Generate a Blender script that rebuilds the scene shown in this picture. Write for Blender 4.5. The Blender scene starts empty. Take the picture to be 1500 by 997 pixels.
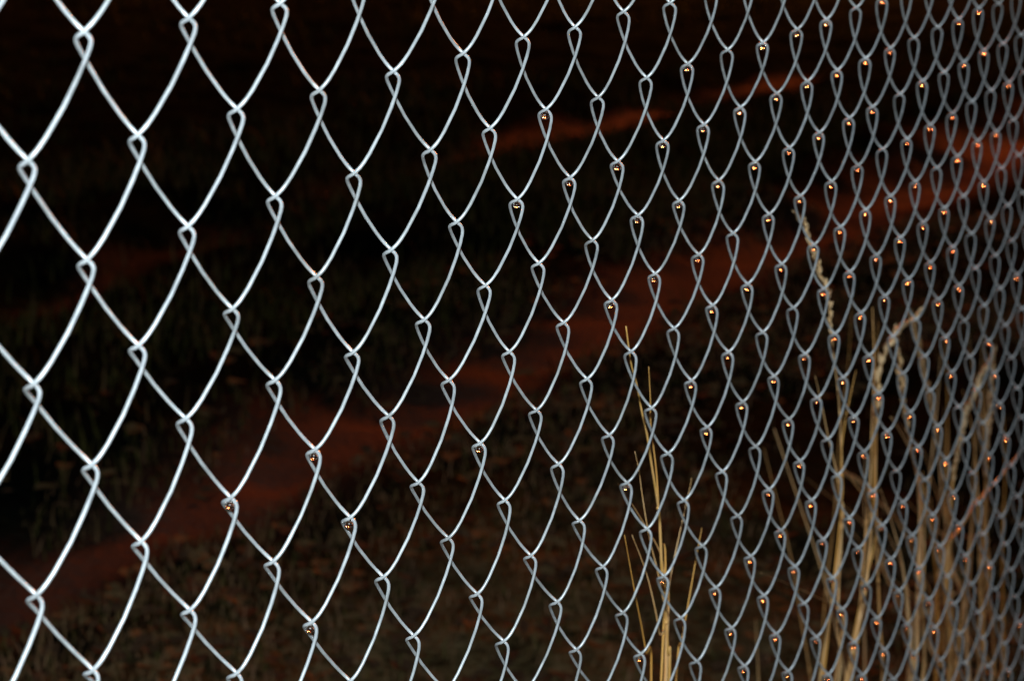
import bpy, math, random
import numpy as np
from mathutils import Matrix, Vector

random.seed(7)
rng = np.random.default_rng(7)
scene = bpy.context.scene

# ------------------------------------------------------------------ camera
CAM = np.array([-0.659217, -0.476555, 1.25])
YAW, PITCH, ROLL = 1.146051, -0.258818, 0.0315624
fw = np.array([math.sin(YAW)*math.cos(PITCH), math.cos(YAW)*math.cos(PITCH), math.sin(PITCH)])
r0 = np.cross(fw, [0, 0, 1]); r0 /= np.linalg.norm(r0); u0 = np.cross(r0, fw)
rt = math.cos(ROLL)*r0 + math.sin(ROLL)*u0
up = -math.sin(ROLL)*r0 + math.cos(ROLL)*u0
cam_data = bpy.data.cameras.new("camera")
cam = bpy.data.objects.new("camera", cam_data)
scene.collection.objects.link(cam)
cam.matrix_world = Matrix(((rt[0], up[0], -fw[0], CAM[0]), (rt[1], up[1], -fw[1], CAM[1]),
                           (rt[2], up[2], -fw[2], CAM[2]), (0, 0, 0, 1)))
cam_data.sensor_width = 23.5
cam_data.lens = 23.5*3510/1500
cam_data.clip_start = 0.05
cam_data.clip_end = 2000
cam_data.dof.use_dof = True
cam_data.dof.focus_distance = 1.17
cam_data.dof.aperture_fstop = 10.5
cam_data.dof.aperture_blades = 7
scene.camera = cam

# ------------------------------------------------------------------ night sky, moon, flash, street lamps
world = bpy.data.worlds.new("World"); scene.world = world; world.use_nodes = True
wn = world.node_tree.nodes; wl = world.node_tree.links
sky = wn.new("ShaderNodeTexSky"); sky.sky_type = 'NISHITA'; sky.sun_disc = False
sky.sun_elevation = math.radians(-4); sky.sun_rotation = math.radians(60)
wl.new(sky.outputs[0], wn["Background"].inputs[0])
wn["Background"].inputs[1].default_value = 0.12

def lamp(name, kind, loc, energy, color, **kw):
    d = bpy.data.lights.new(name, kind); d.energy = energy; d.color = color
    for k, v in kw.items(): setattr(d, k, v)
    o = bpy.data.objects.new(name, d); scene.collection.objects.link(o); o.location = loc
    return o
moon = lamp("moon", 'SUN', (0, 0, 20), 0.006, (1.0, 0.95, 0.88), angle=math.radians(0.5))
moon.rotation_euler = (math.radians(50), 0, math.radians(120))
# the flash unit on the photographer's camera, a little above the lens
fp = CAM + up*0.10 + rt*0.01
FLASH = lamp("camera_flash", 'POINT', fp, 84.0, (0.97, 0.985, 1.0), shadow_soft_size=0.018)
# sodium street lamps beyond the right edge of the picture
lamp("sodium_street_lamp", 'POINT', (14.5, 2.5, 2.7), 2150.0, (1.0, 0.26, 0.06), shadow_soft_size=0.36)
lamp("sodium_street_lamp.001", 'POINT', (13.2, 6.0, 2.7), 1500.0, (1.0, 0.15, 0.035), shadow_soft_size=0.36)

scene.view_settings.view_transform = 'Standard'
scene.view_settings.look = 'None'
scene.view_settings.exposure = 0.0
scene.view_settings.gamma = 1.0
scene.view_settings.use_curve_mapping = False
scene.render.engine = 'CYCLES'
scene.cycles.use_denoising = True
scene.cycles.use_adaptive_sampling = False
scene.cycles.sample_clamp_indirect = 0.0
scene.cycles.sample_clamp_direct = 0.0
scene.cycles.max_bounces = 8
scene.cycles.blur_glossy = 0.0
scene.cycles.filter_width = 1.2

C = scene.collection
# ------------------------------------------------------------------ helpers
def tag(o, label=None, cat=None, group=None, kind=None):
    if label: o["label"] = label
    if cat: o["category"] = cat
    if group: o["group"] = group
    if kind: o["kind"] = kind
    return o

def mesh_from(name, verts, faces, mat, smooth=True):
    """verts (n,3); faces: (m,k) numpy array or a list of such arrays"""
    me = bpy.data.meshes.new(name)
    verts = np.asarray(verts, dtype=np.float32)
    if not isinstance(faces, list): faces = [faces]
    faces = [np.asarray(f, dtype=np.int32) for f in faces if len(f)]
    loops = np.concatenate([f.ravel() for f in faces])
    sizes = np.concatenate([np.full(len(f), f.shape[1], np.int32) for f in faces])
    starts = np.concatenate([[0], np.cumsum(sizes)[:-1]]).astype(np.int32)
    me.vertices.add(len(verts)); me.vertices.foreach_set("co", verts.ravel())
    me.loops.add(len(loops)); me.loops.foreach_set("vertex_index", loops)
    me.polygons.add(len(sizes)); me.polygons.foreach_set("loop_start", starts)
    me.polygons.foreach_set("loop_total", sizes)
    me.polygons.foreach_set("use_smooth", np.full(len(sizes), smooth))
    me.update(calc_edges=True)
    if mat: me.materials.append(mat)
    return me

def link(name, me, parent=None, loc=None):
    o = bpy.data.objects.new(name, me); C.objects.link(o)
    if parent: o.parent = parent
    if loc is not None: o.location = loc
    return o

def tube(path, rad, sides=6, flat=1.0, side_dir=None, caps=True):
    """path (n,3), rad (n,) -> verts, [quads, tris]; flat<1 flattens across side_dir"""
    path = np.asarray(path, float); n = len(path)
    rad = np.broadcast_to(np.asarray(rad, float), (n,))
    T = np.gradient(path, axis=0); T /= np.linalg.norm(T, axis=1)[:, None] + 1e-12
    a = np.array(side_dir if side_dir is not None else [0.9, 0.3, 0.1], float)
    A = a[None] - T*(T@a)[:, None]; A /= np.linalg.norm(A, axis=1)[:, None] + 1e-12
    Bn = np.cross(T, A)
    ang = np.arange(sides)*2*math.pi/sides
    V = path[:, None] + rad[:, None, None]*(np.cos(ang)[None, :, None]*A[:, None] + flat*np.sin(ang)[None, :, None]*Bn[:, None])
    i = np.arange(n-1)[:, None]*sides; j = np.arange(sides)[None]
    q = np.stack([i+j, i+(j+1) % sides, i+sides+(j+1) % sides, i+sides+j], -1).reshape(-1, 4)
    V = V.reshape(-1, 3); t = []
    if caps:
        V = np.vstack([V, path[:1], path[-1:]]); k = n*sides
        t = [[(b+1) % sides, b, k] for b in range(sides)] + [[(n-1)*sides+b, (n-1)*sides+(b+1) % sides, k+1] for b in range(sides)]
    return V, [q, np.array(t, np.int32).reshape(-1, 3)]

def join(parts):
    vs, qs, ts, k = [], [], [], 0
    for V, (q, t) in parts:
        vs.append(V); qs.append(np.asarray(q)+k)
        if len(t): ts.append(np.asarray(t)+k)
        k += len(V)
    return np.vstack(vs), [np.vstack(qs)] + ([np.vstack(ts)] if ts else [])

def vnoise(x, y, seed=0):
    """smooth 2-D value noise, -1..1"""
    r = np.random.default_rng(seed); n = 256
    g = r.uniform(-1, 1, (n, n))
    xi = np.floor(x).astype(int); yi = np.floor(y).astype(int)
    fx = x-xi; fy = y-yi; fx = fx*fx*(3-2*fx); fy = fy*fy*(3-2*fy)
    a = g[xi % n, yi % n]; b = g[(xi+1) % n, yi % n]; c = g[xi % n, (yi+1) % n]; d = g[(xi+1) % n, (yi+1) % n]
    return (a*(1-fx)+b*fx)*(1-fy) + (c*(1-fx)+d*fx)*fy

def fbm(x, y, seed=0, octs=4):
    s = 0; a = 1
    for k in range(octs):
        s = s + a*vnoise(x*2**k, y*2**k, seed+k); a *= .5
    return s

def material(name):
    m = bpy.data.materials.new(name); m.use_nodes = True
    return m, m.node_tree.nodes, m.node_tree.links, m.node_tree.nodes["Principled BSDF"]

def ramp(nodes, stops):
    r = nodes.new("ShaderNodeValToRGB")
    while len(r.color_ramp.elements) < len(stops): r.color_ramp.elements.new(0.5)
    for e, (p, c) in zip(r.color_ramp.elements, stops):
        e.position = p; e.color = (*c, 1)
    return r

# ------------------------------------------------------------------ materials
def mat_zinc():
    m, n, l, b = material("galvanised_zinc")
    tc = n.new("ShaderNodeTexCoord")
    no = n.new("ShaderNodeTexNoise"); no.inputs["Scale"].default_value = 160; no.inputs["Detail"].default_value = 4
    l.new(tc.outputs["Object"], no.inputs["Vector"])
    rp = ramp(n, [(0.3, (0.44, 0.53, 0.575)), (0.7, (0.62, 0.735, 0.785))])
    l.new(no.outputs["Fac"], rp.inputs["Fac"])
    ng = n.new("ShaderNodeTexNoise"); ng.inputs["Scale"].default_value = 38; ng.inputs["Detail"].default_value = 6
    l.new(tc.outputs["Object"], ng.inputs["Vector"])
    gr = ramp(n, [(0.36, (0.78, 0.77, 0.75)), (0.5, (1, 1, 1))])
    l.new(ng.outputs["Fac"], gr.inputs["Fac"])
    mg = n.new("ShaderNodeMix"); mg.data_type = 'RGBA'; mg.blend_type = 'MULTIPLY'; mg.inputs["Factor"].default_value = 1.0
    l.new(rp.outputs["Color"], mg.inputs["A"]); l.new(gr.outputs["Color"], mg.inputs["B"])
    l.new(mg.outputs["Result"], b.inputs["Base Color"])
    b.inputs["Metallic"].default_value = 0.42
    rr = n.new("ShaderNodeMapRange"); rr.inputs["To Min"].default_value = 0.34; rr.inputs["To Max"].default_value = 0.52
    l.new(no.outputs["Fac"], rr.inputs["Value"]); l.new(rr.outputs["Result"], b.inputs["Roughness"])
    n2 = n.new("ShaderNodeTexNoise"); n2.inputs["Scale"].default_value = 700; n2.inputs["Detail"].default_value = 3
    l.new(tc.outputs["Object"], n2.inputs["Vector"])
    bp = n.new("ShaderNodeBump"); bp.inputs["Strength"].default_value = 0.06; bp.inputs["Distance"].default_value = 0.0003
    l.new(n2.outputs["Fac"], bp.inputs["Height"]); l.new(bp.outputs["Normal"], b.inputs["Normal"])
    return m

def mat_water():
    m, n, l, b = material("rain_water")
    b.inputs["Base Color"].default_value = (1, 1, 1, 1)
    b.inputs["Roughness"].default_value = 0.26
    b.inputs["IOR"].default_value = 1.33
    b.inputs["Transmission Weight"].default_value = 1.0
    return m

def mat_straw(name, c1, c2, spec=0.5):
    m, n, l, b = material(name)
    tc = n.new("ShaderNodeTexCoord"); oi = n.new("ShaderNodeObjectInfo")
    mp = n.new("ShaderNodeMapping"); mp.inputs["Scale"].default_value = (60, 60, 9)
    no = n.new("ShaderNodeTexNoise"); no.inputs["Scale"].default_value = 3; no.inputs["Detail"].default_value = 3
    l.new(tc.outputs["Object"], mp.inputs["Vector"]); l.new(mp.outputs["Vector"], no.inputs["Vector"])
    ad = n.new("ShaderNodeMath"); ad.operation = 'MULTIPLY_ADD'
    l.new(oi.outputs["Random"], ad.inputs[0]); ad.inputs[1].default_value = 0.5
    l.new(no.outputs["Fac"], ad.inputs[2])
    sb = n.new("ShaderNodeMath"); sb.operation = 'SUBTRACT'; sb.inputs[1].default_value = 0.25
    l.new(ad.outputs[0], sb.inputs[0])
    rp = ramp(n, [(0.25, c1), (0.75, c2)])
    l.new(sb.outputs[0], rp.inputs["Fac"]); l.new(rp.outputs["Color"], b.inputs["Base Color"])
    b.inputs["Roughness"].default_value = 0.5
    b.inputs["Specular IOR Level"].default_value = spec
    return m

def mat_ground():
    m, n, l, b = material("earth_and_litter")
    tc = n.new("ShaderNodeTexCoord")
    no = n.new("ShaderNodeTexNoise"); no.inputs["Scale"].default_value = 6; no.inputs["Detail"].default_value = 8
    n2 = n.new("ShaderNodeTexNoise"); n2.inputs["Scale"].default_value = 1.3; n2.inputs["Detail"].default_value = 5
    for k in (no, n2): l.new(tc.outputs["Object"], k.inputs["Vector"])
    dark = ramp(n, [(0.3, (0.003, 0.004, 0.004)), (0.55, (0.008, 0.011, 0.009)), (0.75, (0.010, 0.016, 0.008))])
    l.new(no.outputs["Fac"], dark.inputs["Fac"])
    soil = ramp(n, [(0.3, (0.10, 0.066, 0.05)), (0.7, (0.20, 0.125, 0.095))])
    l.new(n2.outputs["Fac"], soil.inputs["Fac"])
    at = n.new("ShaderNodeAttribute"); at.attribute_name = "bare_soil"
    mx = n.new("ShaderNodeMix"); mx.data_type = 'RGBA'
    l.new(at.outputs["Fac"], mx.inputs["Factor"]); l.new(dark.outputs["Color"], mx.inputs["A"]); l.new(soil.outputs["Color"], mx.inputs["B"])
    lt = n.new("ShaderNodeTexNoise"); lt.inputs["Scale"].default_value = 22; lt.inputs["Detail"].default_value = 6
    l.new(tc.outputs["Object"], lt.inputs["Vector"])
    lr = ramp(n, [(0.3, (0.08, 0.062, 0.03)), (0.5, (0.19, 0.15, 0.07)), (0.7, (0.30, 0.24, 0.125))])
    l.new(lt.outputs["Fac"], lr.inputs["Fac"])
    a2 = n.new("ShaderNodeAttribute"); a2.attribute_name = "dry_litter"
    m2 = n.new("ShaderNodeMix"); m2.data_type = 'RGBA'
    l.new(a2.outputs["Fac"], m2.inputs["Factor"]); l.new(mx.outputs["Result"], m2.inputs["A"]); l.new(lr.outputs["Color"], m2.inputs["B"])
    l.new(m2.outputs["Result"], b.inputs["Base Color"])
    b.inputs["Roughness"].default_value = 0.9
    b.inputs["Specular IOR Level"].default_value = 0.0
    n3 = n.new("ShaderNodeTexNoise"); n3.inputs["Scale"].default_value = 60; n3.inputs["Detail"].default_value = 6
    l.new(tc.outputs["Object"], n3.inputs["Vector"])
    bp = n.new("ShaderNodeBump"); bp.inputs["Strength"].default_value = 0.8; bp.inputs["Distance"].default_value = 0.02
    l.new(n3.outputs["Fac"], bp.inputs["Height"]); l.new(bp.outputs["Normal"], b.inputs["Normal"])
    return m

ZINC, WATER = mat_zinc(), mat_water()
STRAW = mat_straw("dry_straw", (0.76, 0.46, 0.16), (0.94, 0.68, 0.34))
OCHRE = mat_straw("ochre_blade", (0.70, 0.38, 0.08), (0.86, 0.54, 0.16))
GREENISH = mat_straw("half_green_stem", (0.64, 0.41, 0.10), (0.88, 0.58, 0.25))
SEED = mat_straw("seed_husk", (0.68, 0.50, 0.24), (0.94, 0.75, 0.45))
GROUND = mat_ground()

# ------------------------------------------------------------------ ground with two worn wheel ruts
def rut1(x):
    s = np.clip(x-2.5, -3, 6); return 1.55-0.05*s-0.008*s*s - 0.146*np.clip(x-8.5, 0, None)
def rut2(x):
    s = np.clip(x-4.2, -3, 4.5); return 2.62-0.03*s-0.024*s*s - 0.246*np.clip(x-8.7, 0, None)
def axis(lo, hi, step, far):
    inner = np.arange(lo, hi+1e-6, step)
    g = np.cumsum(step*1.25**np.arange(1, 60)); g = g[g < far]
    return np.concatenate([lo-g[::-1], inner, hi+g])
gx = axis(-0.5, 11.0, 0.03, 160); gy = axis(-1.0, 6.5, 0.03, 160)
def ground_z(x, y):
    z = 0.028*fbm(x*0.7, y*0.7, 11, 3) + 0.022*fbm(x*4, y*4, 21, 3)
    d1 = (y-rut1(x))/0.17; d2 = (y-rut2(x))/0.16
    z = z - 0.05*np.exp(-d1*d1) - 0.045*np.exp(-d2*d2)
    z = z + 0.03*np.exp(-((d1-2.0)/0.8)**2) + 0.02*np.exp(-((d2-2.0)/0.8)**2)
    return z - 0.02
def soil_mask(x, y):
    e = 0.045*fbm(x*3, y*3, 31, 3)
    m1 = np.clip(1.15*np.exp(-((y-rut1(x)+e)/(0.13+0.05*np.clip((x-2.4)/0.9, 0, 1)))**2)-0.06, 0, 1)
    m2 = np.clip(1.3-np.abs(y-rut2(x)+1.6*e)/0.10, 0, 1)
    w = sum(k*np.exp(-((x-c)/d)**2) for c, d, k in ((5.75, 0.3, 1.1), (6.55, 0.45, 1.2), (7.5, 0.4, 0.7), (4.7, 0.5, 0.45), (3.8, 0.4, 0.3)))
    m2 = m2*np.clip(w*(0.8+0.6*fbm(x*3, y*3, 53, 3)), 0, 1)
    return np.clip(np.maximum(m1, m2), 0, 1)
def litter_mask(x, y):
    e = fbm(x*1.3, y*1.3, 61, 4)
    return np.clip((rut1(x)-0.22-y)/0.35, 0, 1)*np.clip(0.55+1.0*e, 0, 1)*np.clip((3.3-x)/1.2, 0.06, 1)
X, Y = np.meshgrid(gx, gy, indexing='ij')
V = np.stack([X, Y, ground_z(X, Y)], -1).reshape(-1, 3)
nx, ny = len(gx), len(gy)
ii = (np.arange(nx-1)[:, None]*ny + np.arange(ny-1)[None]).ravel()
me = mesh_from("ground", V, np.stack([ii, ii+ny, ii+ny+1, ii+1], -1), GROUND)
at = me.attributes.new("bare_soil", 'FLOAT', 'POINT'); at.data.foreach_set("value", soil_mask(X, Y).ravel().astype(np.float32))
at = me.attributes.new("dry_litter", 'FLOAT', 'POINT'); at.data.foreach_set("value", litter_mask(X, Y).ravel().astype(np.float32))
tag(link("ground", me), kind="structure")

# ------------------------------------------------------------------ chain-link fence
HW = 0.0329                 # half a mesh diamond, sideways
HH = HW/0.842848            # half a mesh diamond, up and down
ZOFF = 1.133191             # height of the reference row of knots
AMP, DEP, WID, RND = HW/2+0.001144, 0.002867, 0.2577, 0.94214
WR = 0.00083                # wire radius
BUL = (0.0065268, 0.0051921, -0.0166872, -0.0057163)
DZC = (-0.0004, 0.00169, -0.00129, 0.00336, -0.00356, -0.00875, -0.00139, 0.00306, -0.04466, -0.0526)

def base_period(nsamp=42):
    """one turn of a flattened wire spiral, t = 0..1, starting at the right-hand bend"""
    th = np.linspace(-0.5*math.pi, 2.5*math.pi, 9001)
    x = AMP*np.arcsin(RND*np.cos(th))/math.asin(RND)
    s = np.sin(th); y = -(DEP*np.tanh(s/WID)/math.tanh(1/WID) + 0.003684*s)
    z = -2*HH*th/(2*math.pi) + 0.002685*np.abs(s) + 0.001135*np.sin(2*th)
    P = np.stack([x, y, z], -1)
    L = np.concatenate([[0], np.cumsum(np.linalg.norm(np.diff(P, axis=0), axis=1))])
    ls = np.arange(0, L[-1], 0.0001)
    Q = np.stack([np.interp(ls, L, P[:, k]) for k in range(3)], -1); tq = np.interp(ls, L, th/(2*math.pi))
    k = np.exp(-0.5*(np.arange(-30, 31)*0.0001/0.0004)**2); k /= k.sum()
    Q = np.stack([np.convolve(Q[:, a], k, 'same') for a in range(3)], -1)
    T = np.gradient(Q, axis=0); T /= np.linalg.norm(T, axis=1)[:, None]
    cur = np.linalg.norm(np.gradient(T, axis=0), axis=1)/0.0001
    inside = (tq >= 0) & (tq <= 1)
    w = (1.0+0.010*cur/0.001*0.35)*inside
    cw = np.cumsum(w); cw = (cw-cw[0])/(cw[-1]-cw[0])
    u = (np.arange(nsamp))/nsamp
    idx = np.searchsorted(cw, u*0.9999+1e-9)
    out = Q[idx].copy(); tt = tq[idx]
    out[:, 2] += 2*HH*tt    # keep only the deviation from the even descent
    return tt, out
TT, BASE = base_period()

U0, U1 = -20, 98            # columns of knots
V0, V1 = -17, 28            # rows of knots
jit = rng.normal(0, 1, (U1-U0+3, V1-V0+6, 3))*np.array([0.0008, 0.0006, 0.0009])
def field(P):
    """sag and bulge of the fence cloth"""
    s = np.clip(P[..., 0]-0.7, -0.9, 1.3); t = np.clip(P[..., 2]+0.2, -0.45, 0.35)
    y = BUL[0]*s*s+BUL[1]*s*t+BUL[2]*t*t+BUL[3]*s**3
    c = DZC
    dz = c[0]+c[1]*s+c[2]*t+c[3]*s*s+c[4]*s*t+c[5]*t*t+c[6]*s**3+c[7]*s*s*t+c[8]*s*t*t+c[9]*t**3
    Q = P.copy(); Q[..., 1] += y; Q[..., 2] += dz
    return Q

def build_wires():
    cols = np.arange(U0, U1); nw = len(cols)
    npd = (V1-V0)//2
    n = npd*len(TT)
    P = np.zeros((nw, n, 3))
    for a, u in enumerate(cols):
        vr = V0 + ((u+1+V0) % 2 == 0)              # row of the first right-hand knot: (u+1)+v is odd
        per = np.repeat(np.arange(npd), len(TT)); t = np.tile(TT, npd); B = np.tile(BASE, (npd, 1))
        v = vr+2*(per+t)
        P[a, :, 0] = (u+0.5)*HW+B[:, 0]; P[a, :, 1] = B[:, 1]; P[a, :, 2] = -v*HH+B[:, 2]
        # small irregularities, shared by the two wires that meet in a knot
        k = per*2; f = t*2
        A = jit[a+1, k+(vr-V0)]; L = jit[a, k+1+(vr-V0)]; A2 = jit[a+1, k+2+(vr-V0)]
        g = f[:, None]
        P[a] += np.where(g < 1, A*(1-g)+L*g, L*(2-g)+A2*(g-1))
    P = field(P); P[..., 2] += ZOFF
    T = np.gradient(P, axis=1); T /= np.linalg.norm(T, axis=2)[..., None]
    N = np.zeros_like(P)
    a = np.tile([0.0, 1.0, 0.2], (nw, 1))
    for k in range(n):
        a = a - T[:, k]*(a*T[:, k]).sum(1)[:, None]; a /= np.linalg.norm(a, axis=1)[:, None]; N[:, k] = a
    B = np.cross(T, N)
    S = 8; ang = np.arange(S)*2*math.pi/S
    rad = WR*(1+0.03*rng.normal(size=(nw, n)))
    Vt = P[:, :, None] + rad[:, :, None, None]*(np.cos(ang)[:, None]*N[:, :, None]+np.sin(ang)[:, None]*B[:, :, None])
    i = np.arange(n-1)[:, None]*S; j = np.arange(S)[None]
    q = np.stack([i+j, i+(j+1) % S, i+S+(j+1) % S, i+S+j], -1).reshape(-1, 4)
    fence = bpy.data.objects.new("chain_link_fence", None); C.objects.link(fence)
    tag(fence, "galvanised steel chain-link fence of silvery diamond mesh running away to the right", "fence")
    for a in range(nw):
        link("wire", mesh_from("wire", Vt[a].reshape(-1, 3), q, ZINC), fence)
    return P
WIRES = build_wires()

# ------------------------------------------------------------------ rain drops held in the knots
DROPS="4,5 6,5 6,7 7,6 11,6 12,3 13,2 14,3 16,3 16,5 17,4 17,8 18,3 18,5 18,11 19,2 19,4 19,10 20,3 20,5 20,7 21,4 21,6 21,8 22,3 22,7 22,11 23,2 23,4 23,6 23,8 23,12 24,3 24,5 24,11 24,13 25,2 25,4 25,6 25,8 25,10 25,12 26,3 26,5 26,9 26,11 26,13 27,2 27,4 27,6 27,8 27,10 27,12 27,14 28,3 28,5 28,7 28,9 28,11 29,4 29,6 29,8 29,12 29,14 30,3 30,5 30,7 30,9 30,13 30,15 31,2 31,4 31,6 31,8 31,10 31,12 31,14 32,3 32,7 32,9 32,11 32,13 32,15 33,6 33,8 33,10 33,12 33,14 33,16 34,5 34,7 34,11 34,13 34,15 35,4 35,6 35,8 35,14 35,16 36,5 36,7 36,11 36,13 36,15 37,8 37,12 37,14 37,16 38,3 38,5 38,7 38,9 38,15 38,17 39,4 39,6 39,8 39,10 39,12 39,14 39,16 40,3 40,9 40,11 40,13 40,15 40,17 41,4 41,6 41,14 42,7 42,15 43,6 43,8 43,16 44,5 44,11 45,12 45,14 46,13 46,17 47,10 47,14 50,21 51,20"
def drop_mesh(sx, sz, seed):
    S, Rn = 16, 11; vs = []
    for k in range(1, Rn):
        ph = math.pi*k/Rn; c = math.cos(ph)
        w = math.sin(ph)*(1-0.13*c)
        for j in range(S):
            a = 2*math.pi*j/S; vs.append((sx*w*math.cos(a), sx*w*math.sin(a), sz*c))
    n = len(vs); vs += [(0, 0, sz), (0, 0, -sz)]
    q = [(k*S+j, (k+1)*S+j, (k+1)*S+(j+1) % S, k*S+(j+1) % S) for k in range(Rn-2) for j in range(S)]
    t = [(n, j, (j+1) % S) for j in range(S)] + [((Rn-2)*S+(j+1) % S, (Rn-2)*S+j, n+1) for j in range(S)]
    return mesh_from("water_drop", np.array(vs), [np.array(q), np.array(t)], WATER)
DROP_MESHES = [drop_mesh(0.0020, 0.0022, 1), drop_mesh(0.0022, 0.0024, 2), drop_mesh(0.0018, 0.0020, 3), drop_mesh(0.0023, 0.0022, 4)]
LONE = {(4, 5): "leftmost rain drop with an orange glint in a fence knot, over the reddish rut",
        (6, 5): "rain drop with twin orange glints in the knot up and right of the leftmost drop",
        (6, 7): "lowest of the few scattered rain drops on the left part of the fence",
        (7, 6): "rain drop in a fence knot below and right of the twin-glint drop",
        (11, 6): "solitary rain drop in a fence knot left of the leftmost grass, level with its blades"}
for k, s in enumerate(DROPS.split()):
    u, v = map(int, s.split(','))
    p = field(np.array([u*HW, 0.0, -v*HH])) + jit[u-U0, v-V0]
    p[2] += ZOFF-0.0024
    o = link("water_drop", DROP_MESHES[(u*7+v*3) % 4], None, p)
    o.rotation_euler = (0, 0, random.uniform(0, 6.28))
    o.scale = (random.uniform(0.82, 1.1),)*3
    tag(o, LONE.get((u, v), "tiny clear rain drop glinting orange in a knot of the chain-link mesh"), "water drop", "rain drops hanging in the fence knots")

# ------------------------------------------------------------------ dry grass behind the fence
def smooth_path(pts, per=6):
    """Catmull-Rom through the points"""
    P = np.asarray(pts, float); P = np.vstack([2*P[0]-P[1], P, 2*P[-1]-P[-2]]); out = []
    for i in range(1, len(P)-2):
        for t in np.arange(per)/per:
            out.append(0.5*(2*P[i]+(P[i+1]-P[i-1])*t+(2*P[i-1]-5*P[i]+4*P[i+1]-P[i+2])*t*t+(3*P[i]-P[i-1]-3*P[i+1]+P[i+2])*t**3))
    out.append(P[-2]); return np.array(out)

def blade(name, path, width, mat, parent, tip=0.12, flat=0.16):
    p = path; n = len(p)
    L = np.concatenate([[0], np.cumsum(np.linalg.norm(np.diff(p, axis=0), axis=1))]); s = L/L[-1]
    w = width*0.5*(tip+(1-tip)*np.clip(s/0.45, 0, 1)**0.8)*(1-0.25*np.clip((s-0.7)/0.3, 0, 1))
    a = random.uniform(-0.6, 0.6)
    V, F = tube(p, w, 6, flat, (0.41+math.sin(a)*0.6, -0.91, 0.05))
    return link(name, mesh_from(name, V, F, mat), parent)

def stalk(name, path, width, mat, parent):
    n = len(path); s = np.linspace(0, 1, n)
    V, F = tube(path, width*0.5*(0.4+0.6*np.clip(s*1.6, 0, 1)), 6)
    # leaf joints
    for f in (0.45, 0.68, 0.86):
        k = int(f*(n-1)); j = np.array([path[max(k-1, 0)]*0.3+path[k]*0.7, path[k], path[k]*0.7+path[min(k+1, n-1)]*0.3])
        V2, F2 = tube(j, np.array([0.5, 0.75, 0.5])*width, 6)
        F = [np.vstack([F[0], F2[0]+len(V)]), np.vstack([F[1], F2[1]+len(V)])]; V = np.vstack([V, V2])
    return link(name, mesh_from(name, V, F, mat), parent)

def spikelet(base, d, ln, w):
    p = np.array([base, base+d*ln*0.35, base+d*ln*0.75, base+d*ln])
    return tube(p, np.array([0.35, 1.0, 0.7, 0.08])*w, 5)

def seed_head(path, width, parent, dense):
    n = len(path); parts = []
    L = np.concatenate([[0], np.cumsum(np.linalg.norm(np.diff(path, axis=0), axis=1))])
    cnt = int(L[-1]/0.0042*dense)
    for k in range(cnt):
        s = L[-1]*(k+random.random())/cnt
        b = np.array([np.interp(s, L, path[:, a]) for a in range(3)])
        i = min(max(int(np.searchsorted(L, s)), 1), n-1); t = path[i-1]-path[i]; t /= np.linalg.norm(t)
        a = random.uniform(0, 6.28); o = np.array([math.cos(a), math.sin(a), 0.1])
        d = t*1.0+o*random.uniform(0.18, 0.5); d /= np.linalg.norm(d)
        f = math.sin(math.pi*min(0.97, 0.12+0.85*s/L[-1]))
        parts.append(spikelet(b, d, random.uniform(0.008, 0.012)*(0.6+0.5*f), width*random.uniform(0.5, 0.85)*(0.6+0.5*f)))
    V, F = join(parts)
    return link("seed_head", mesh_from("seed_head", V, F, SEED), parent)

def parse(s): return [tuple(map(float, a.split(','))) for a in s.split()]
def to_ground(pts, base):
    """continue a stem down to the root of its tuft"""
    p = np.array(pts[-1]); b = np.array([base[0], base[1], float(ground_z(np.array(base[0]), np.array(base[1])))-0.01])
    return list(pts)+[tuple(p*(1-f)+b*f+np.array([0.012*math.sin(3.1*f), 0, 0])) for f in (0.4, 0.75, 1.0)]

def tuft(label, items, base, spread, extra=()):
    t = bpy.data.objects.new("dry_grass_tuft", None); C.objects.link(t)
    t.location = (0, 0, 0)
    tag(t, label, "grass tuft", "dry grass tufts along the fence")
    for k, (kind, w, s) in enumerate(items):
        pts = parse(s) if isinstance(s, str) else s
        reach = kind != 'l'
        b = (base[0]+random.uniform(-1, 1)*spread, base[1]+random.uniform(-1, 1)*spread*0.6)
        path = smooth_path(to_ground(pts, b) if reach else pts)
        w = w*0.001*(0.8 if spread < 0.03 else 1.0)
        if kind == 'b' or kind == 'l':
            blade("blade", path, w, OCHRE if k % 3 == 1 else STRAW, t)
        elif kind == 's':
            stalk("stalk", path, w, GREENISH if k == 0 else STRAW, t)
        else:
            st = stalk("stalk", path, w*0.8, STRAW, t)
            top = np.array([p for p in path])
            L = np.concatenate([[0], np.cumsum(np.linalg.norm(np.diff(top, axis=0), axis=1))])
            seed_head(top[L < min(0.17, 0.32*L[-1])], w, t, 1.0)
    t.location = (base[0], base[1], 0)
    for c in t.children: c.location = (-base[0], -base[1], 0)
    return t

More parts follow.
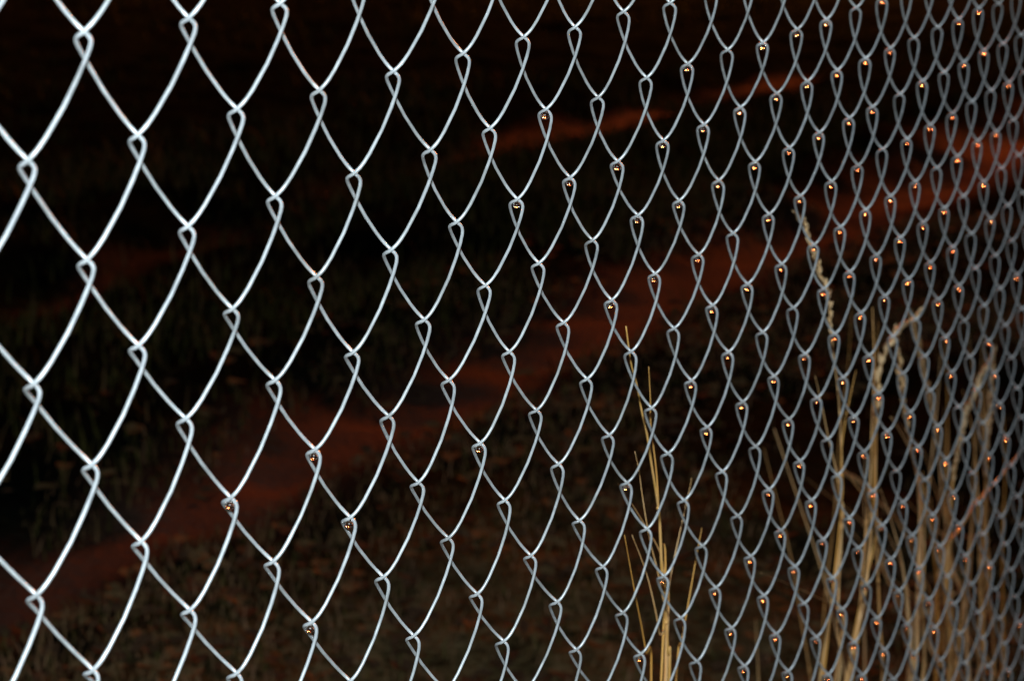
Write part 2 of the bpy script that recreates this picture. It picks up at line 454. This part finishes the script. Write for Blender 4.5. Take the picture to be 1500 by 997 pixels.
def wild(x, y, h, lean, n=7):
    """a free-standing stem from its root (bottom last)"""
    a = random.uniform(0, 6.28); dx, dy = math.cos(a)*lean, math.sin(a)*lean*0.5
    kink = random.uniform(0.25, 0.6); kx = random.uniform(-1, 1)*0.09*(random.random() < 0.45)
    return [(x+dx*(1-f)**1.6+kx*max(0, kink-f)/kink+random.uniform(-1, 1)*0.007, y+abs(dy)*(1-f)**1.6, h*(1-f)+0.05*f) for f in np.linspace(0, 1, n)]
STALKS = {
'T1': [
  ('s', 2.6, "0.599,0.02,0.903 0.612,0.021,0.878 0.625,0.022,0.862 0.637,0.022,0.84 0.649,0.023,0.824 0.662,0.024,0.801 0.675,0.025,0.779 0.686,0.026,0.758 0.697,0.027,0.722 0.704,0.028,0.707 0.712,0.028,0.683 0.722,0.029,0.653 0.73,0.03,0.631"),
  ('b', 3.0, "0.639,0.02,0.869 0.647,0.021,0.846 0.655,0.023,0.828 0.669,0.024,0.799 0.678,0.025,0.778 0.692,0.027,0.742 0.708,0.028,0.699"),
  ('b', 2.6, "0.612,0.016,0.824 0.626,0.018,0.807 0.637,0.02,0.791 0.653,0.022,0.766 0.668,0.024,0.746 0.688,0.026,0.721 0.71,0.028,0.686 0.724,0.03,0.646"),
  ('b', 3.0, "0.622,0.03,0.799 0.633,0.031,0.791 0.654,0.032,0.775 0.685,0.033,0.749 0.71,0.033,0.725 0.724,0.034,0.697 0.736,0.035,0.66"),
  ('b', 3.2, "0.596,0.014,0.777 0.628,0.018,0.729 0.652,0.022,0.699 0.674,0.026,0.671 0.696,0.03,0.643"),
  ('b', 3.4, "0.611,0.015,0.772 0.646,0.018,0.736 0.673,0.021,0.702 0.694,0.025,0.677 0.716,0.028,0.645"),
  ('b', 2.6, "0.753,0.03,0.765 0.753,0.031,0.757 0.746,0.032,0.739 0.735,0.033,0.712 0.728,0.033,0.694 0.728,0.034,0.678 0.737,0.035,0.645"),
  ('b', 3.6, "0.75,0.02,0.733 0.747,0.022,0.711 0.745,0.025,0.68 0.744,0.028,0.652 0.743,0.03,0.626"),
],
'T2': [
  ('h', 2.4, "1.009,0.05,0.893 1.036,0.05,0.876 1.069,0.05,0.841 1.091,0.05,0.822 1.107,0.05,0.801 1.118,0.05,0.777 1.131,0.05,0.751 1.142,0.05,0.732 1.155,0.05,0.705 1.172,0.05,0.656 1.171,0.05,0.641 1.185,0.05,0.596 1.188,0.05,0.549 1.194,0.05,0.501 1.21,0.05,0.448"),
  ('b', 3.2, "1.16,0.04,0.739 1.156,0.043,0.712 1.153,0.045,0.685 1.163,0.048,0.659 1.179,0.05,0.604"),
  ('b', 2.8, "1.048,0.04,0.761 1.072,0.041,0.734 1.1,0.042,0.699 1.126,0.043,0.67 1.149,0.044,0.638 1.167,0.045,0.585"),
  ('b', 3.6, "0.971,0.05,0.625 1.056,0.053,0.587 1.14,0.055,0.548 1.214,0.057,0.511 1.243,0.06,0.47"),
  ('b', 6.5, "1.344,0.06,0.553 1.337,0.062,0.53 1.323,0.065,0.49 1.316,0.068,0.455 1.303,0.07,0.409"),
  ('s', 2.6, "1.339,0.08,0.748 1.352,0.078,0.689 1.354,0.077,0.637 1.354,0.075,0.589 1.345,0.073,0.548 1.338,0.072,0.456 1.317,0.07,0.404"),
  ('b', 5.0, "1.214,0.06,0.638 1.246,0.06,0.616 1.282,0.06,0.593 1.311,0.06,0.566 1.312,0.06,0.511 1.287,0.06,0.455"),
  ('b', 2.4, "1.433,0.1,0.712 1.434,0.098,0.653 1.429,0.095,0.602 1.434,0.092,0.52 1.413,0.09,0.432"),
],
'T3': [
  ('h', 3.2, "1.419,0.06,0.728 1.418,0.062,0.724 1.384,0.064,0.721 1.359,0.065,0.717 1.344,0.067,0.708 1.341,0.069,0.693 1.343,0.071,0.673 1.354,0.073,0.638 1.372,0.075,0.581 1.398,0.076,0.507 1.433,0.078,0.427 1.468,0.08,0.346"),
  ('h', 2.6, "1.42,0.08,0.711 1.431,0.081,0.699 1.454,0.082,0.668 1.474,0.083,0.639 1.494,0.084,0.613 1.514,0.085,0.587 1.553,0.086,0.545 1.599,0.087,0.5 1.626,0.088,0.433 1.648,0.089,0.352 1.669,0.09,0.27"),
  ('b', 4.5, "1.426,0.08,0.625 1.5,0.084,0.583 1.562,0.088,0.54 1.612,0.092,0.481 1.644,0.096,0.389 1.674,0.1,0.266"),
  ('b', 3.4, "1.622,0.1,0.506 1.655,0.1,0.432 1.684,0.1,0.354 1.716,0.1,0.25"),
  ('b', 4.0, "1.642,0.1,0.508 1.706,0.105,0.438 1.772,0.11,0.359 1.814,0.115,0.307 1.856,0.12,0.194"),
  ('b', 3.6, "1.599,0.12,0.451 1.65,0.12,0.408 1.685,0.12,0.371 1.703,0.12,0.344 1.73,0.12,0.241"),
  ('b', 3.4, "1.409,0.08,0.56 1.463,0.08,0.508 1.512,0.08,0.452 1.549,0.08,0.387 1.581,0.08,0.304"),
],
'T4': [
  ('h', 4.5, "1.912,0.1,0.566 1.893,0.102,0.554 1.877,0.104,0.543 1.863,0.106,0.525 1.841,0.108,0.509 1.839,0.11,0.49 1.841,0.112,0.473 1.835,0.114,0.429 1.859,0.116,0.356 1.901,0.118,0.259 1.945,0.12,0.161"),
  ('h', 3.0, "2.106,0.14,0.521 2.106,0.14,0.482 2.107,0.14,0.448 2.108,0.14,0.405 2.119,0.14,0.34 2.133,0.14,0.248 2.16,0.14,0.077"),
  ('s', 3.6, "2.01,0.13,0.499 2.026,0.13,0.47 2.043,0.13,0.44 2.068,0.13,0.395 2.084,0.13,0.335 2.111,0.13,0.274 2.124,0.13,0.255 2.153,0.13,0.191 2.207,0.13,0.062"),
  ('b', 5.0, "2.102,0.1,0.4 2.015,0.1,0.397 1.955,0.1,0.398 1.898,0.1,0.398 1.828,0.1,0.39 1.784,0.1,0.382 1.787,0.1,0.334 1.837,0.1,0.205"),
  ('s', 3.4, "1.977,0.12,0.402 1.972,0.12,0.356 1.969,0.12,0.306 1.962,0.12,0.257 1.957,0.12,0.181 1.959,0.12,0.156"),
  ('b', 6.0, "2.108,0.13,0.222 2.119,0.133,0.188 2.134,0.137,0.14 2.16,0.14,0.077"),
  ('b', 3.4, "1.873,0.12,0.534 1.89,0.116,0.507 1.91,0.112,0.47 1.936,0.108,0.399 1.975,0.104,0.271 2.015,0.1,0.139"),
  ('b', 4.0, "2.275,0.16,0.402 2.319,0.16,0.298 2.339,0.16,0.198 2.405,0.16,-0.018"),
],}
LABELS = {
 'T1': ("small straw-coloured grass tuft with thin upright blades, the leftmost grass behind the fence", (0.75, 0.05), 0.02),
 'T2': ("dry grass tuft with one tall seed-headed stem, right of the leftmost grass", (1.30, 0.12), 0.035),
 'T3': ("dry grass tuft whose pale seed head droops over to the right", (1.62, 0.16), 0.05),
 'T4': ("thick dry grass tuft with a plump pale seed head leaning right, near the right edge", (1.98, 0.2), 0.06),
}
for key, (lab, base, spread) in LABELS.items():
    items = list(STALKS[key])
    for k in range({'T1': 0, 'T2': 0, 'T3': 2, 'T4': 4}[key]):
        x = base[0]+random.uniform(-1, 1)*spread*2.2; y = base[1]+random.uniform(-0.3, 1.6)*spread
        h = random.uniform(0.28, 0.58 if key != 'T2' else 0.4)
        items.append(('b' if k % 4 else 's', random.uniform(2.0, 4.5), wild(x, y, h, random.uniform(0.06, 0.24))))
    tuft(lab, items, base, spread)
def free_tuft(label, cx, cy, n, hmax, spread):
    items = [(('b', 's', 'b', 'b', 'h')[k % 5], random.uniform(2.0, 4.8), wild(cx+random.uniform(-1, 1)*spread, cy+random.uniform(-1, 1)*spread*0.6,
             random.uniform(0.45, 1.0)*hmax, random.uniform(0.06, 0.26))) for k in range(n)]
    tuft(label, items, (cx, cy), spread)
free_tuft("dense dry grass tuft cut by the right edge of the picture", 2.32, 0.20, 9, 0.52, 0.12)
free_tuft("low dry grass tuft standing farther back between the drooping and the plump seed heads", 2.62, 0.30, 6, 0.46, 0.13)

# ------------------------------------------------------------------ low ground cover: short dry grass and fallen leaves
def cover(name, n, xr, yr, lo, hi, wid, mats, label, cat, leafy=False):
    x = rng.uniform(*xr, n); y = yr[0]+(yr[1]-yr[0])*rng.random(n)
    keep = rng.random(n) > soil_mask(x, y)*1.0
    dens = 0.5+0.9*fbm(x*1.6, y*1.6, 71, 3)
    keep &= rng.random(n) < np.clip(dens, 0.04, 1)
    x, y = x[keep], y[keep]; n = len(x); z = ground_z(x, y)
    a = rng.uniform(0, 2*math.pi, n)
    if leafy:
        s = rng.uniform(lo, hi, n); d = np.stack([np.cos(a), np.sin(a), rng.uniform(-0.05, 0.16, n)], -1)
        e = np.stack([-np.sin(a), np.cos(a), rng.uniform(-0.12, 0.12, n)], -1)
        b = np.stack([x, y, z+0.006], -1); nrm = np.cross(d, e)
        prof = [(0, 0, 0), (0.3, 0.36, 0.08), (0.3, -0.36, 0.08), (0.68, 0.3, 0.1), (0.68, -0.3, 0.1), (1, 0, -0.05), (0.35, 0, -0.03), (0.68, 0, -0.02)]
        Vv = np.stack([b+s[:, None]*(p*d+q*e+r*nrm) for p, q, r in prof], 1)
        tri = [(0, 6, 1), (0, 2, 6), (1, 6, 7), (1, 7, 3), (6, 2, 4), (6, 4, 7), (3, 7, 5), (7, 4, 5)]
        k = 8
    else:
        h = rng.uniform(lo, hi, n); ln = rng.uniform(0.2, 1.1, n)*h; w = rng.uniform(0.5, 1.0, n)*wid
        d = np.stack([np.cos(a), np.sin(a), 0*a], -1); e = np.stack([-np.sin(a), np.cos(a), 0*a], -1)
        b = np.stack([x, y, z-0.005], -1); uz = np.array([0, 0, 1.0])
        m = b+d*(ln*0.35)[:, None]+uz*(h*0.62)[:, None]; t = b+d*ln[:, None]+uz*h[:, None]*0.95
        Vv = np.stack([b-e*w[:, None], b+e*w[:, None], m-e*w[:, None]*.7, m+e*w[:, None]*.7, t], 1)
        tri = [(0, 1, 3), (0, 3, 2), (2, 3, 4)]; k = 5
    F = (np.array(tri)[None]+(np.arange(n)*k)[:, None, None]).reshape(-1, 3)
    me = mesh_from(name, Vv.reshape(-1, 3), F, None, not leafy)
    for mm in mats: me.materials.append(mm)
    me.polygons.foreach_set("material_index", np.repeat(rng.integers(0, len(mats), n), len(tri)).astype(np.int32))
    tag(link(name, me), label, cat, kind="stuff")
G1 = mat_straw("withered_grass", (0.16, 0.115, 0.055), (0.36, 0.26, 0.13), 0.0)
G2 = mat_straw("short_green_grass", (0.08, 0.09, 0.025), (0.18, 0.175, 0.06), 0.0)
G0 = mat_straw("bleached_grass", (0.26, 0.165, 0.095), (0.46, 0.31, 0.18), 0.0)
G3 = mat_straw("dark_grass", (0.010, 0.014, 0.006), (0.025, 0.03, 0.012), 0.0)
LF = mat_straw("fallen_leaf", (0.08, 0.05, 0.03), (0.20, 0.13, 0.08), 0.0)
cover("short_grass", 90000, (0.3, 5.5), (0.03, 1.75), 0.006, 0.035, 0.0016, [G0, G1, G1, G2], "short patchy withered grass on the dark ground just behind the fence", "grass")
cover("rut_grass", 42000, (1.5, 7.0), (1.6, 3.4), 0.02, 0.075, 0.0024, [G1, G2, G2, G3], "short dark grass growing between the two wheel ruts", "grass")
cover("far_grass", 20000, (3.0, 11.0), (1.2, 6.4), 0.02, 0.07, 0.003, [G2, G3], "rough grass fading into the dark beyond the wheel ruts", "grass")
cover("leaf_litter", 7000, (0.3, 5.5), (0.03, 1.9), 0.02, 0.05, 0, [LF, LF, G1], "scattered brown fallen leaves on the ground behind the fence", "leaves", True)
